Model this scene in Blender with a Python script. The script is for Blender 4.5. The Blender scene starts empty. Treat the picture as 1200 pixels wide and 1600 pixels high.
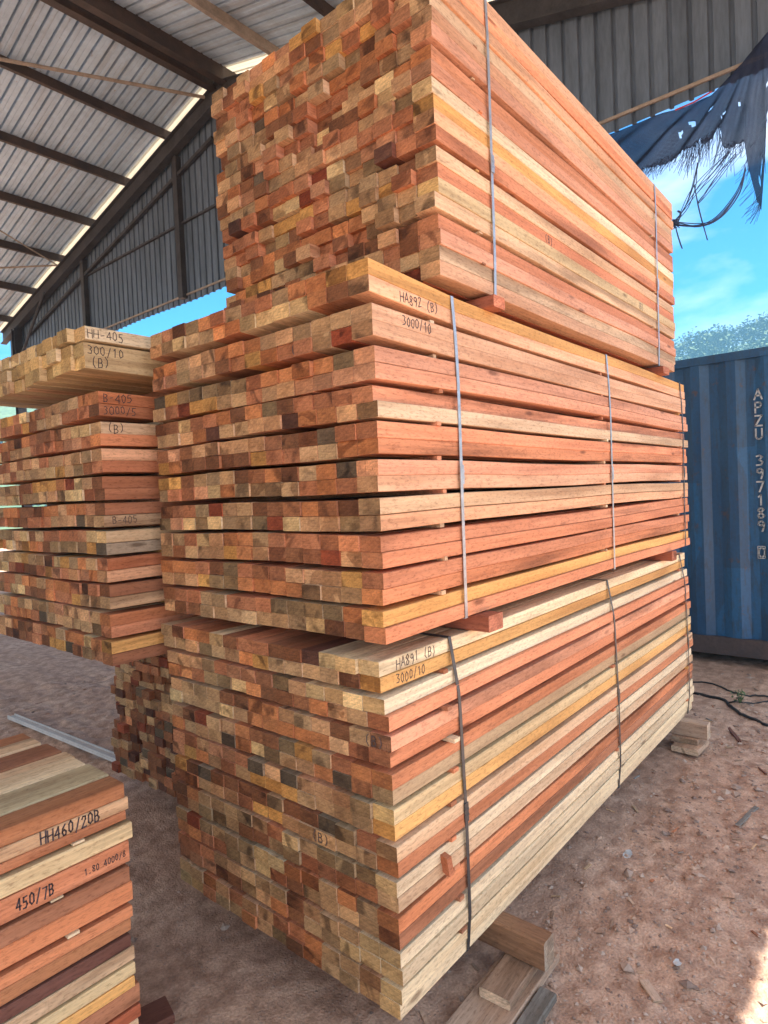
import bpy, bmesh, math, random
from mathutils import Vector, Matrix, noise
R = random.Random(7)
S = bpy.context.scene
C = S.collection
CAMZ = 1.6

# ------------------------------------------------------------------ camera frame (measured from the vanishing points)
FPX = 989.0
def _dir(px, py): return Vector((px - 600.0, 800.0 - py, FPX)).normalized()
VX = _dir(1427, 735); VY = _dir(-581, 822); VY = (VY - VX * VY.dot(VX)).normalized()
VZ = VX.cross(VY)
if VZ.y < 0: VZ = -VZ
def at(px, py, axis, val):
    """point of the world plane axis=val seen at a pixel of the 1200x1600 photograph"""
    d = _dir(px, py); r = Vector((VX.dot(d), VY.dot(d), VZ.dot(d)))
    o = Vector((0, 0, CAMZ)); t = (val - o[axis]) / r[axis]
    return o + r * t

# ------------------------------------------------------------------ mesh helpers
class MB:
    def __init__(s): s.v = []; s.f = []; s.m = []; s.tone = []; s.seed = []
    def add(s, vs, fs, mat=0, tone=(1, 1, 1), seed=0.0):
        o = len(s.v); s.v += [tuple(p) for p in vs]
        for i, f in enumerate(fs):
            s.f.append([o + k for k in f])
            s.m.append(mat[i] if isinstance(mat, (list, tuple)) else mat)
            s.tone.append(tone[i] if isinstance(tone, list) else tone)
            s.seed.append(seed)
    def box(s, x0, x1, y0, y1, z0, z1, mat=0, tone=(1, 1, 1), seed=0.0):
        s.hexa([(x0,y0,z0),(x1,y0,z0),(x1,y1,z0),(x0,y1,z0),(x0,y0,z1),(x1,y0,z1),(x1,y1,z1),(x0,y1,z1)], mat, tone, seed)
    def hexa(s, p, mat=0, tone=(1, 1, 1), seed=0.0):
        s.add(p, [(0,3,2,1),(4,5,6,7),(0,1,5,4),(1,2,6,5),(2,3,7,6),(3,0,4,7)], mat, tone, seed)
    def bar(s, a, b, w, h, up=(0, 0, 1), mat=0):
        a = Vector(a); b = Vector(b); d = (b - a).normalized(); u = Vector(up)
        r = d.cross(u).normalized(); u = r.cross(d).normalized()
        r *= w / 2; u *= h / 2
        s.hexa([a-r-u, a+r-u, a+r+u, a-r+u, b-r-u, b+r-u, b+r+u, b-r+u], mat)
    def tube(s, pts, rad, n=6, mat=0):
        pts = [Vector(p) for p in pts]; o = len(s.v); N = len(pts)
        for i, p in enumerate(pts):
            d = (pts[min(i+1, N-1)] - pts[max(i-1, 0)]).normalized()
            r = d.cross(Vector((0.13, 0.21, 0.97)))
            if r.length < 1e-3: r = d.cross(Vector((1, 0, 0)))
            r.normalize(); u = r.cross(d)
            rr = rad(i / (N - 1)) if callable(rad) else rad
            for k in range(n):
                a = 2 * math.pi * k / n
                s.v.append(tuple(p + (r * math.cos(a) + u * math.sin(a)) * rr))
        fs = [(o+i*n+k, o+i*n+(k+1) % n, o+(i+1)*n+(k+1) % n, o+(i+1)*n+k) for i in range(N-1) for k in range(n)]
        fs += [tuple(o+k for k in range(n))[::-1], tuple(o+(N-1)*n+k for k in range(n))]
        for f in fs: s.f.append(list(f)); s.m.append(mat); s.tone.append((1, 1, 1)); s.seed.append(0.0)
    def build(s, name, mats, parent=None, org=(0, 0, 0), smooth=False, fixn=True):
        me = bpy.data.meshes.new(name)
        ox, oy, oz = org
        me.from_pydata([(x-ox, y-oy, z-oz) for x, y, z in s.v], [], s.f)
        for m in (mats if isinstance(mats, (list, tuple)) else [mats]): me.materials.append(m)
        me.polygons.foreach_set('material_index', s.m)
        a = me.attributes.new('tone', 'FLOAT_COLOR', 'FACE')
        a.data.foreach_set('color', [c for t in s.tone for c in (t[0], t[1], t[2], 1.0)])
        a = me.attributes.new('seed', 'FLOAT', 'FACE'); a.data.foreach_set('value', s.seed)
        if fixn:
            bm = bmesh.new(); bm.from_mesh(me); bmesh.ops.recalc_face_normals(bm, faces=bm.faces[:]); bm.to_mesh(me); bm.free()
        if smooth: me.polygons.foreach_set('use_smooth', [True] * len(me.polygons))
        me.update()
        o = bpy.data.objects.new(name, me); C.objects.link(o)
        if parent: o.parent = parent
        else: o.location = org
        return o

def thing(name, label, cat, loc=(0, 0, 0), group=None):
    o = bpy.data.objects.new(name, None); C.objects.link(o); o.location = loc
    o.empty_display_size = 0.1
    return tag(o, label, cat, group)
def tag(o, label, cat, group=None, kind=None):
    o['label'] = label; o['category'] = cat
    if group: o['group'] = group
    if kind: o['kind'] = kind
    return o

# ------------------------------------------------------------------ materials
def newmat(name):
    m = bpy.data.materials.new(name); m.use_nodes = True
    nt = m.node_tree; b = nt.nodes['Principled BSDF']
    return m, nt, b
class N:
    """tiny node builder"""
    def __init__(s, nt): s.nt = nt
    def n(s, t, **kw):
        x = s.nt.nodes.new(t)
        for k, v in kw.items():
            if hasattr(x, k): setattr(x, k, v)
            else: x.inputs[k.replace('_', ' ')].default_value = v
        return x
    def l(s, a, b): s.nt.links.new(a, b)
    def mapping(s, src, scale):
        x = s.nt.nodes.new('ShaderNodeMapping'); x.inputs['Scale'].default_value = scale; s.l(src, x.inputs[0]); return x.outputs[0]
    def noise(s, vec, scale, detail=3, rough=.55, dist=0.0):
        x = s.n('ShaderNodeTexNoise'); x.inputs['Scale'].default_value = scale; x.inputs['Detail'].default_value = detail
        x.inputs['Roughness'].default_value = rough; x.inputs['Distortion'].default_value = dist; s.l(vec, x.inputs['Vector']); return x.outputs[0]
    def ramp(s, fac, *stops):
        x = s.n('ShaderNodeValToRGB'); el = x.color_ramp.elements
        while len(el) < len(stops): el.new(0.5)
        for e, (p, c) in zip(el, stops):
            e.position = p; e.color = (c, c, c, 1) if isinstance(c, (int, float)) else (*c, 1)
        s.l(fac, x.inputs[0]); return x.outputs[0]
    def mix(s, fac, a, b, mode='MIX'):
        x = s.n('ShaderNodeMix', data_type='RGBA', blend_type=mode)
        for i, v in ((0, fac), (6, a), (7, b)):
            if isinstance(v, (int, float)): x.inputs[i].default_value = v
            elif isinstance(v, tuple): x.inputs[i].default_value = (*v, 1)
            else: s.l(v, x.inputs[i])
        return x.outputs[2]
    def math(s, op, a, b=0.0):
        x = s.n('ShaderNodeMath', operation=op)
        for i, v in ((0, a), (1, b)):
            if isinstance(v, (int, float)): x.inputs[i].default_value = v
            else: s.l(v, x.inputs[i])
        return x.outputs[0]
    def bump(s, h, strength, dist, bsdf):
        x = s.n('ShaderNodeBump'); x.inputs['Strength'].default_value = strength; x.inputs['Distance'].default_value = dist
        s.l(h, x.inputs['Height']); s.l(x.outputs[0], bsdf.inputs['Normal'])

def wood(end):
    m, nt, b = newmat('wood_end_grain' if end else 'wood_sawn_side'); g = N(nt)
    tone = g.n('ShaderNodeAttribute', attribute_name='tone').outputs['Color']
    seed = g.n('ShaderNodeAttribute', attribute_name='seed').outputs['Fac']
    co = g.n('ShaderNodeTexCoord').outputs['Object']
    cmb = g.n('ShaderNodeCombineXYZ'); 
    for i, k in enumerate((7.31, 3.77, 5.13)): g.l(g.math('MULTIPLY', seed, k), cmb.inputs[i])
    add = g.n('ShaderNodeVectorMath', operation='ADD'); g.l(co, add.inputs[0]); g.l(cmb.outputs[0], add.inputs[1])
    v = add.outputs[0]
    if end:
        flat = g.mapping(v, (0.02, 1, 1))
        # growth rings about an off-centre pith, one per batten
        off = g.n('ShaderNodeVectorMath', operation='ADD'); g.l(g.mapping(co, (0, 1, 1)), off.inputs[0]); 
        c2 = g.n('ShaderNodeCombineXYZ'); g.l(g.math('MULTIPLY', seed, 0.913), c2.inputs[1]); g.l(g.math('MULTIPLY', seed, 1.37), c2.inputs[2]); g.l(c2.outputs[0], off.inputs[1])
        w = g.n('ShaderNodeTexWave', wave_type='RINGS', rings_direction='SPHERICAL', wave_profile='SAW')
        w.inputs['Scale'].default_value = 22; w.inputs['Distortion'].default_value = 3.0; w.inputs['Detail'].default_value = 2; w.inputs['Detail Scale'].default_value = 1.2
        g.l(off.outputs[0], w.inputs['Vector'])
        n1 = g.noise(flat, 16, 4, .6); n2 = g.noise(flat, 160, 3, .65); n3 = g.noise(flat, 7, 2, .5, 1.0)
        # heartwood against sapwood: each end is split by one soft-edged curve, at its own threshold
        n0 = g.noise(flat, 9, 2, .45, .8)
        own = g.math('FRACT', g.math('MULTIPLY', seed, 31.7)); own2 = g.math('FRACT', g.math('MULTIPLY', seed, 57.3))
        edge = g.ramp(g.math('SUBTRACT', n0, g.math('MULTIPLY', g.math('SUBTRACT', own, .5), .34)), (.49, 0), (.515, 1))
        heart = g.mix(1.0, tone, g.mix(own2, (.50, .42, .38), (1.45, 1.5, 1.5)), 'MULTIPLY')
        f = g.mix(g.math('MULTIPLY', edge, .8), tone, heart)
        f = g.mix(1.0, f, g.ramp(w.outputs['Fac'], (0, .86), (1, 1.06)), 'MULTIPLY')
        f = g.mix(1.0, f, g.ramp(n1, (.25, (.62, .58, .55)), (.5, (1, 1, 1)), (.75, (1.22, 1.2, 1.14))), 'MULTIPLY')
        kerf = g.noise(g.mapping(v, (.02, 26, 240)), 1, 2, .6)
        f = g.mix(1.0, f, g.ramp(kerf, (.3, .74), (.5, 1.0), (.7, 1.14)), 'MULTIPLY')
        chk = g.noise(g.mapping(v, (.02, 190, 22)), 1, 2, .5, 1.2)
        f = g.mix(g.ramp(chk, (.70, 0), (.76, .8)), f, g.mix(1.0, f, (.3, .26, .24), 'MULTIPLY'))
        f = g.mix(1.0, f, g.ramp(n2, (.3, .78), (.6, 1.06)), 'MULTIPLY')
        dirt = g.ramp(n3, (.60, 0), (.68, .85))
        f = g.mix(dirt, f, g.mix(1.0, f, (.32, .30, .30), 'MULTIPLY'))
        g.l(f, b.inputs['Base Color']); b.inputs['Roughness'].default_value = .85
        b.inputs['Specular IOR Level'].default_value = .2
        g.bump(n2, .5, .004, b)
    else:
        long = g.mapping(v, (1.2, 55, 55)); fine = g.mapping(v, (8, 260, 260)); saw = g.mapping(v, (95, 2, 9)); st = g.mapping(v, (.8, 9, 9)); blot = g.mapping(v, (1.6, 6, 6))
        n1 = g.noise(long, 1, 4, .6, .6); n2 = g.noise(fine, 1, 3, .6); n3 = g.noise(saw, 1, 2, .6); n4 = g.noise(st, 1, 5, .65, .4); n5 = g.noise(blot, 1, 3, .55)
        f = g.mix(1.0, tone, g.ramp(n1, (.25, (.78, .74, .70)), (.5, (1, 1, 1)), (.75, (1.12, 1.1, 1.06))), 'MULTIPLY')
        f = g.mix(1.0, f, g.ramp(n5, (.25, (.78, .74, .72)), (.5, (1, 1, 1)), (.75, (1.1, 1.12, 1.14))), 'MULTIPLY')
        n6 = g.noise(g.mapping(v, (.9, 14, 14)), 1, 3, .6)
        f = g.mix(1.0, f, g.ramp(n6, (.28, (.80, .72, .66)), (.5, (1, 1, 1)), (.72, (1.12, 1.14, 1.16))), 'MULTIPLY')
        f = g.mix(1.0, f, g.ramp(n2, (.3, .88), (.65, 1.05)), 'MULTIPLY')
        tick = g.math('MULTIPLY', g.ramp(n3, (.60, 0), (.74, 1)), g.ramp(n5, (.42, 0), (.62, 1)))
        f = g.mix(g.math('MULTIPLY', tick, .22), f, g.mix(1.0, f, (.5, .44, .4), 'MULTIPLY'))
        sp = g.noise(g.mapping(v, (45, 150, 150)), 1, 3, .7)
        f = g.mix(1.0, f, g.ramp(sp, (.30, (.66, .60, .56)), (.47, (1, 1, 1)), (.70, (1.10, 1.09, 1.07))), 'MULTIPLY')
        # weathering and sap streaks: some battens carry many, most few
        amount = g.math('FRACT', g.math('MULTIPLY', seed, 17.37))
        thr = g.math('SUBTRACT', n4, g.math('MULTIPLY', g.math('POWER', g.math('SUBTRACT', 1.0, amount), 3.0), .13))
        streak = g.ramp(g.math('SUBTRACT', .93, g.math('ADD', thr, .12)), (.28, 0), (.40, .65), (.56, .9))
        streak = g.math('MULTIPLY', streak, g.ramp(amount, (.45, .25), (.85, 1.0)))
        f = g.mix(streak, f, g.mix(1.0, f, (.36, .33, .30), 'MULTIPLY'))
        # knots and little checks
        vo = g.n('ShaderNodeTexVoronoi'); vo.inputs['Scale'].default_value = 1.0; g.l(g.mapping(v, (2.4, 9, 9)), vo.inputs['Vector'])
        kn = g.ramp(vo.outputs['Distance'], (.05, 1), (.11, 0))
        f = g.mix(g.math('MULTIPLY', kn, .75), f, g.mix(1.0, f, (.25, .19, .16), 'MULTIPLY'))
        g.l(f, b.inputs['Base Color']); b.inputs['Roughness'].default_value = .72
        b.inputs['Specular IOR Level'].default_value = .3
        h = g.math('ADD', g.math('MULTIPLY', n3, .3), g.math('ADD', g.math('MULTIPLY', n2, .6), n1))
        g.bump(h, .35, .003, b)
    return m
W_SIDE, W_END = wood(False), wood(True)
WOOD = [W_SIDE, W_END]

def simple(name, col, rough=.6, metal=0.0, var=.25, scale=6.0, bump=0.0, spec=.5, col2=None, stretch=(1, 1, 1), lo=.35, hi=.7):
    m, nt, b = newmat(name); g = N(nt)
    co = g.mapping(g.n('ShaderNodeTexCoord').outputs['Object'], stretch)
    n1 = g.noise(co, scale, 5, .6); n2 = g.noise(co, scale * 9, 3, .6)
    c2 = col2 or tuple(c * (1 - var) for c in col)
    f = g.mix(g.ramp(n1, (lo, 0), (hi, 1)), col, c2)
    f = g.mix(1.0, f, g.ramp(n2, (.25, 1 - var * .6), (.7, 1 + var * .2)), 'MULTIPLY')
    g.l(f, b.inputs['Base Color']); b.inputs['Roughness'].default_value = rough; b.inputs['Metallic'].default_value = metal
    b.inputs['Specular IOR Level'].default_value = spec
    if bump: g.bump(n2, bump, .004, b)
    return m
M_STEEL = simple('galvanised_strap', (.52, .55, .60), .38, .75, .35, 30)
M_STRAPDARK = simple('dark_strap', (.10, .105, .115), .42, .6, .35, 30)
M_INK = simple('marker_ink', (.055, .038, .045), .6, 0, .2, 40)
M_INKFADED = simple('faded_marker_ink', (.10, .065, .06), .7, 0, .2, 40)
M_ROOF = simple('galvanised_roof_sheet', (.58, .73, .86), .5, .12, .22, 1.1, 0, .4, (.44, .55, .65))
_nt = M_ROOF.node_tree; _g = N(_nt); _b = _nt.nodes['Principled BSDF']; _src = _b.inputs['Base Color'].links[0].from_socket
_co = _nt.nodes.new('ShaderNodeTexCoord').outputs['Object']
_st = _g.noise(_g.mapping(_co, (9, .5, .5)), 1, 4, .65); _sp = _g.noise(_co, 7, 5, .7)
_f = _g.mix(_g.ramp(_st, (.52, 0), (.70, .55)), _src, (.34, .33, .32)); _f = _g.mix(_g.ramp(_sp, (.66, 0), (.74, .6)), _f, (.30, .20, .14))
_g.l(_f, _b.inputs['Base Color'])
M_EDGE = simple('brightened_roof_edge_sheet', (.80, .76, .68), .6, 0, .15, 3)  # edge made pale and translucent: daylight on the overhang put into the sheet
_nt = M_EDGE.node_tree; _b = _nt.nodes['Principled BSDF']; _t = _nt.nodes.new('ShaderNodeBsdfTranslucent'); _t.inputs[0].default_value = (.75, .71, .62, 1)
_m = _nt.nodes.new('ShaderNodeMixShader'); _m.inputs[0].default_value = .55; _o = [n for n in _nt.nodes if n.type == 'OUTPUT_MATERIAL'][0]
_nt.links.new(_b.outputs[0], _m.inputs[1]); _nt.links.new(_t.outputs[0], _m.inputs[2]); _nt.links.new(_m.outputs[0], _o.inputs[0])
M_BEAM = simple('painted_brown_steel', (.085, .062, .05), .6, 0, .4, 5, 0, .3, (.045, .038, .036))
M_TANLIT = simple('tan_and_lit_steel', (.42, .35, .28), .6, 0, .35, 8, 0, .3)
M_CLAD = simple('weathered_cladding', (.165, .215, .275), .55, .15, .35, 1.5, 0, .3, (.10, .13, .165), (1, 3, .5))
M_DARKST = simple('dark_steel', (.075, .075, .078), .55, 0, .4, 5, 0, .3)
M_BLACK = simple('black_rubber', (.02, .02, .021), .5, 0, .3, 12)
M_PALEST = simple('pale_steel_rail', (.60, .56, .53), .7, .0, .25, 6)
M_WHITE = simple('faded_white_lettering', (.50, .54, .56), .6, 0, .4, 25)
M_REDCORD = simple('red_cord', (.5, .05, .05), .6)
M_LEAF = simple('weed_leaf', (.09, .16, .05), .6, 0, .4, 30)
M_PLASTIC = simple('pale_plastic_scrap', (.55, .58, .60), .5, 0, .3, 20)
M_CONC = simple('pale_dusty_timber', (.40, .34, .28), .85, 0, .3, 10, .4)

# ------------------------------------------------------------------ handwriting: strokes on a 4 x 6 grid
GL = {'H': [[(0,0),(0,6)],[(4,0),(4,6)],[(0,3),(4,3.2)]], 'A': [[(0,0),(2,6),(4,0)],[(.8,2.2),(3.3,2.2)]],
 '8': [[(2,3.2),(.5,4.4),(1,5.7),(2.4,6),(3.5,5),(2,3.2),(.4,1.6),(1,.2),(2.6,0),(3.7,1.3),(2,3.2)]],
 '9': [[(3.4,4.6),(2,3.2),(.5,4),(.8,5.6),(2.4,6),(3.5,4.8),(3.3,2),(2.6,0)]], '2': [[(.3,4.8),(1.4,6),(3.2,5.6),(3.3,4),(.2,0),(3.8,.2)]],
 '1': [[(1,4.8),(2.2,6),(2.2,0)]], '3': [[(.4,5.5),(2,6),(3.4,5),(1.8,3.3),(3.6,2),(2.8,.3),(.4,.2)]],
 '0': [[(2,6),(.5,4.8),(.4,1.4),(1.8,0),(3.4,1.2),(3.6,4.6),(2,6)]], '/': [[(.4,-.6),(3.4,6.4)]],
 '(': [[(3,6.6),(1.6,4.8),(1.5,1.6),(2.8,-.4)]], ')': [[(1,6.6),(2.4,4.8),(2.5,1.6),(1.2,-.4)]],
 'B': [[(.4,0),(.4,6),(2.6,5.8),(3.3,4.6),(2.4,3.2),(.4,3.1)],[(2.4,3.2),(3.7,1.8),(2.8,.2),(.4,0)]],
 '4': [[(2.9,0),(3,6),(.2,2),(3.9,2)]], '5': [[(3.5,6),(.8,6),(.6,3.5),(2.6,3.7),(3.6,2),(2.4,.1),(.3,.4)]],
 '6': [[(3,6),(1,4),(.4,1.8),(1.4,.1),(3,.3),(3.6,1.8),(2.4,3.2),(.6,2.4)]], '7': [[(.3,6),(3.7,6),(1.6,0)]],
 '-': [[(.8,3),(3.2,3)]], '.': [[(1.7,0),(2.1,.3)]], 'P': [[(.4,0),(.4,6),(2.8,6),(3.6,4.8),(2.8,3.1),(.4,3)]],
 'Z': [[(.3,6),(3.7,6),(.3,0),(3.7,0)]], 'U': [[(.4,6),(.4,1.2),(1.2,0),(2.8,0),(3.6,1.2),(3.6,6)]], ' ': [],
 'O': [[(.4,0),(.4,6),(3.6,6),(3.6,0),(.4,0)]]}
def write(txt, org, right, up, out, size, width, jit=.25, pitch=1.0, vertical=False):
    """marker strokes as flat ribbons a hair proud of the face"""
    mb = MB(); o = Vector(org); r = Vector(right).normalized(); u = Vector(up).normalized(); n = Vector(out).normalized()
    k = size / 6.0; cx = 0.0
    for i, ch in enumerate(txt):
        dy = R.uniform(-jit, jit); 
        for st in GL[ch]:
            P = [o + r * ((x + R.uniform(-jit, jit) * .5) * k * (1 if vertical else min(1, pitch)) + (0 if vertical else cx)) + u * ((y + dy + R.uniform(-jit, jit) * .5) * k + (cx if vertical else 0)) for x, y in st]
            for a, b in zip(P[:-1], P[1:]):
                d = (b - a)
                if d.length < 1e-6: continue
                d.normalize(); s = n.cross(d) * width / 2; e = d * width * .4
                q = [a - s - e, b - s + e, b + s + e, a + s - e]
                mb.hexa([p + n * .0002 for p in q] + [p + n * .0007 for p in q])
        cx += (-1 if vertical else 1) * (size * 1.32 if vertical else k * 5.4 * pitch)
    return mb

# ------------------------------------------------------------------ timber packs
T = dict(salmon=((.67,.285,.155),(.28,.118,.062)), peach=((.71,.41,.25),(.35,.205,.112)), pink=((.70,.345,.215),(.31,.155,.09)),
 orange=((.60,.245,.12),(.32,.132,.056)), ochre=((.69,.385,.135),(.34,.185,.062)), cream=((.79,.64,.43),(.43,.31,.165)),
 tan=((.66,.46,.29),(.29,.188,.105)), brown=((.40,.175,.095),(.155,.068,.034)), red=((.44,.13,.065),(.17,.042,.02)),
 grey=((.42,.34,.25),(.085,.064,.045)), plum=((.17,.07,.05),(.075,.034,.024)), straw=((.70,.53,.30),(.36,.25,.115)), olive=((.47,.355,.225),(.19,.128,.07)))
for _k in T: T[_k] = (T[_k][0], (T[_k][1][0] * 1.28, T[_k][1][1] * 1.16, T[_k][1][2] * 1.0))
def wpick(mixd):
    t = R.uniform(0, sum(mixd.values()))
    for k, v in mixd.items():
        t -= v
        if t <= 0: return k
    return k
def jig(c, a=.12):
    s = 1 + R.uniform(-a, a); w = R.uniform(-.05, .05)
    return (min(.85, c[0]*s*(1+w)), min(.85, c[1]*s), min(.85, c[2]*s*(1-w)))
def batten(mb, x0, x1, y0, y1, z0, z1, name, dz=None, ns=7, ch=.0023, dy=0.0):
    side, end = T[name]; cs = jig(side); ce = jig(end, .28); ce2 = jig(end, .28)
    sd = R.uniform(0, 10); vs = []
    for i in range(ns + 1):
        t = i / ns; x = x0 + (x1 - x0) * t
        d = dz(x) if dz else 0.0; e = dy * math.sin(math.pi * t)
        a, b, c, f = y0 + e, y1 + e, z0 + d, z1 + d
        vs += [(x,a+ch,c),(x,b-ch,c),(x,b,c+ch),(x,b,f-ch),(x,b-ch,f),(x,a+ch,f),(x,a,f-ch),(x,a,c+ch)]
    fs = [(i*8+k, i*8+(k+1) % 8, (i+1)*8+(k+1) % 8, (i+1)*8+k) for i in range(ns) for k in range(8)]
    nsf = len(fs)
    fs += [tuple(range(7, -1, -1)), tuple(ns*8+k for k in range(8))]
    mb.add(vs, fs, [0]*nsf + [1, 1], [cs]*nsf + [ce, ce2], sd)

ENDMIX = dict(salmon=17, peach=20, pink=5, orange=10, ochre=4, cream=6, tan=24, brown=13, red=1.5, grey=2.5, plum=1.5, olive=7)
def pack(label, org, length, rows, ncol, w, sides, parts, xj=.005, yj=.003, zj=.003, mixd=ENDMIX, straps=(), stickers=(), writing=(), group='strapped packs of sawn timber',
         rowoff=None, strapmat=None, bow=.004, ch=.0017, cat='timber pack', rest='battens', frontbow=None, out=0.0, part='batten', ns=7, wj=.004, recess=0.0):
    wj *= .6
    """rows: list of (z0,z1) from the top down, relative to org.z; columns run from y=org.y (the side seen) to the left"""
    x0, y0, zb = org; root = thing('timber_pack', label, cat, (x0, y0, zb), group)
    stuff = MB(); nst = 0; made = {}; ymins = []
    ph = [R.uniform(0, 6.28) for _ in range(6)]
    for r, (za, zc) in enumerate(rows):
        ro = (rowoff[r] if rowoff else 0) + R.uniform(-yj, yj)
        pr = r // 2; rr = random.Random(pr * 31 + int(x0 * 1000)); b1 = rr.uniform(-bow, bow); b2 = rr.uniform(-bow, bow); wob = rr.uniform(0, 6.28)
        fb = frontbow(r) if frontbow else 0.0
        def dz(x, b1=b1, b2=b2, fb=fb):
            t = (x - x0) / length
            return b1 * math.sin(math.pi * 2 * t + ph[0]) + b2 * math.sin(math.pi * 3.3 * t + ph[1]) + fb * max(0, 1 - t / .16) ** 2
        y = y0 + ro; 
        nm = 'tan'
        for c in range(ncol):
            ww = w + R.uniform(-wj, wj)
            zz = zj * math.sin(c * .55 + wob) + R.uniform(-.0008, .0008)
            hh = R.uniform(-.0012, .0002)
            nm = sides[r] if c == 0 else (nm if R.random() < .28 and nm not in ('grey', 'plum', 'red') else wpick(mixd))
            rc = recess * max(0.0, noise.noise(Vector((c * .33, r * .27, x0 * 9))) + .05)
            xs = x0 + max(-2.2 * xj, min(2.2 * xj, R.gauss(0, xj))) if R.random() > .04 else x0 - abs(R.gauss(0, max(xj * 1.3, .006)))
            xs += rc if c else 0.0
            if c == 0 and xj < .01: xs = x0 + R.gauss(0, xj * .6)
            xe = x0 + length + R.gauss(0, max(xj, .012))
            key = (r, c)
            tgt = MB() if key in parts else stuff
            batten(tgt, xs, xe, y + .0009, y + ww - .0009, zb + za + zz, zb + zc + zz + hh, nm, dz, ns if c == 0 or r < 2 else 4, ch)
            if c == 0: ymins.append((zb + (za + zc) / 2, y, zz))
            if key in parts: made[key] = (tgt.build(part, WOOD, root, (x0, y0, zb)), xs, y, zb + za + zz, zb + zc + zz, dz)
            else: nst += 1
            y += ww
    width = ncol * w
    if nst:
        o = stuff.build(rest, WOOD, root, (x0, y0, zb)); o['kind'] = 'stuff'
    for sx, mat in straps:
        mb = MB(); yo = [(z, yy) for z, yy, _ in ymins]
        zt = zb + rows[0][1] + .004; zl = zb + rows[-1][0] - .003
        # taut along the side: upper hull of the row faces
        pts = [(zt, yo[0][1] - .0015)] + [(z, yy - .0015) for z, yy in yo] + [(zl, yo[-1][1] - .0015)]
        hull = []
        for p in pts:
            while len(hull) >= 2:
                (za_, ya_), (zb_, yb_) = hull[-2], hull[-1]
                if (yb_ - ya_) * (p[0] - za_) - (p[1] - ya_) * (zb_ - za_) <= 0: hull.pop()
                else: break
            hull.append(p)
        hw = .0075; yl = y0 + width + .012
        path = [(yl, zt)] + [(yy, z) for z, yy in hull] + [(yl, zl), (yl, zt)]
        xw = lambda i: sx + .004 * math.sin(i * 1.7)
        for i, ((ya, za_), (yb, zb_)) in enumerate(zip(path[:-1], path[1:])):
            d = Vector((0, yb - ya, zb_ - za_))
            if d.length < 1e-5: continue
            nrm = Vector((0, -d.z, d.y)).normalized() * .0008; xa, xb = sx, sx
            P = [Vector((xa - hw, ya, za_)), Vector((xa + hw, ya, za_)), Vector((xb + hw, yb, zb_)), Vector((xb - hw, yb, zb_))]
            mb.hexa([p - nrm for p in P] + [p + nrm for p in P])
        so = mb.build('strap', mat, root, (x0, y0, zb))
        ms = MB(); zs = zb + rows[len(rows) // 2][0]; ys = min(yy for _, yy in yo) - .004
        ms.box(sx - hw - .003, sx + hw + .003, ys, ys + .003, zs - .03, zs + .03)
        ms.box(sx - hw - .0045, sx + hw + .0045, ys - .001, ys + .003, zs - .012, zs - .006); ms.box(sx - hw - .0045, sx + hw + .0045, ys - .001, ys + .003, zs + .006, zs + .012)
        ms.build('seal', mat, so, (x0, y0, zb))
    for sx, gaps in stickers:
        for gi in gaps:
            lo = zb + rows[gi + 1][1]; hi = zb + rows[gi][0]; mb = MB(); ys = y0 + R.uniform(-.006, .012) - R.uniform(.3, 1) * out + (rowoff[gi] if rowoff else 0)
            wdt = R.uniform(.014, .022) * (1.5 if out else 1); xx = sx + R.uniform(-.02, .02); sk = R.uniform(-.02, .02)
            tn = jig(T[wpick(dict(salmon=3, tan=2, ochre=1, brown=2, cream=1))][0])
            if hi - lo < .004: continue
            mb.hexa([(xx,ys,lo+.0008),(xx+wdt,ys,lo+.0008),(xx+wdt+sk,y0+width-.02,lo+.0008),(xx+sk,y0+width-.02,lo+.0008),(xx,ys,hi-.0008),(xx+wdt,ys,hi-.0008),(xx+wdt+sk,y0+width-.02,hi-.0008),(xx+sk,y0+width-.02,hi-.0008)], 0, tn, R.uniform(0, 10))
            mb.build('sticker', WOOD, root, (x0, y0, zb))
    for wr in writing:
        key, txt, dx, size = wr[:4]; face = wr[4] if len(wr) > 4 else 'side'; ink = wr[5] if len(wr) > 5 else M_INK
        o, xs, yy, zl, zh, dz = made[key]
        if face == 'side':
            mb = write(txt, (x0 + dx, yy + .0009, zl + (zh - zl - size) / 2 + dz(x0 + dx)), (1, 0, 0), (0, 0, 1), (0, -1, 0), size, size * .095, .7, .86)
        else:
            mb = write(txt, (xs, yy + w - dx, zl + (zh - zl - size) / 2 + dz(xs)), (0, -1, 0), (0, 0, 1), (-1, 0, 0), size, size * .12)
        mb.build('writing', ink, o, (x0, y0, zb))
    return root
def pairs(n, H, h, gap):
    """n pairs of rows from the top down"""
    rows = []; z = H
    for i in range(n):
        rows.append((z - h, z)); z -= h + .0003
        rows.append((z - h, z)); z -= h + gap
    return rows
def cols(nr, a, b): return {(r, c) for r in range(nr) for c in range(a, b)}

sideM = 'ochre peach peach peach pink pink salmon tan salmon orange pink peach tan peach salmon salmon salmon orange ochre salmon'.split()
sideL = 'cream ochre cream salmon pink salmon orange olive straw ochre tan orange cream tan orange brown cream cream cream cream'.split()
sideT = 'peach salmon peach tan peach pink orange pink cream ochre peach salmon tan salmon straw tan salmon pink tan peach'.split()
sideA = 'orange brown tan orange peach salmon brown brown brown tan cream grey salmon peach brown tan orange salmon ochre brown'.split()

Y0 = 1.087
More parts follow.
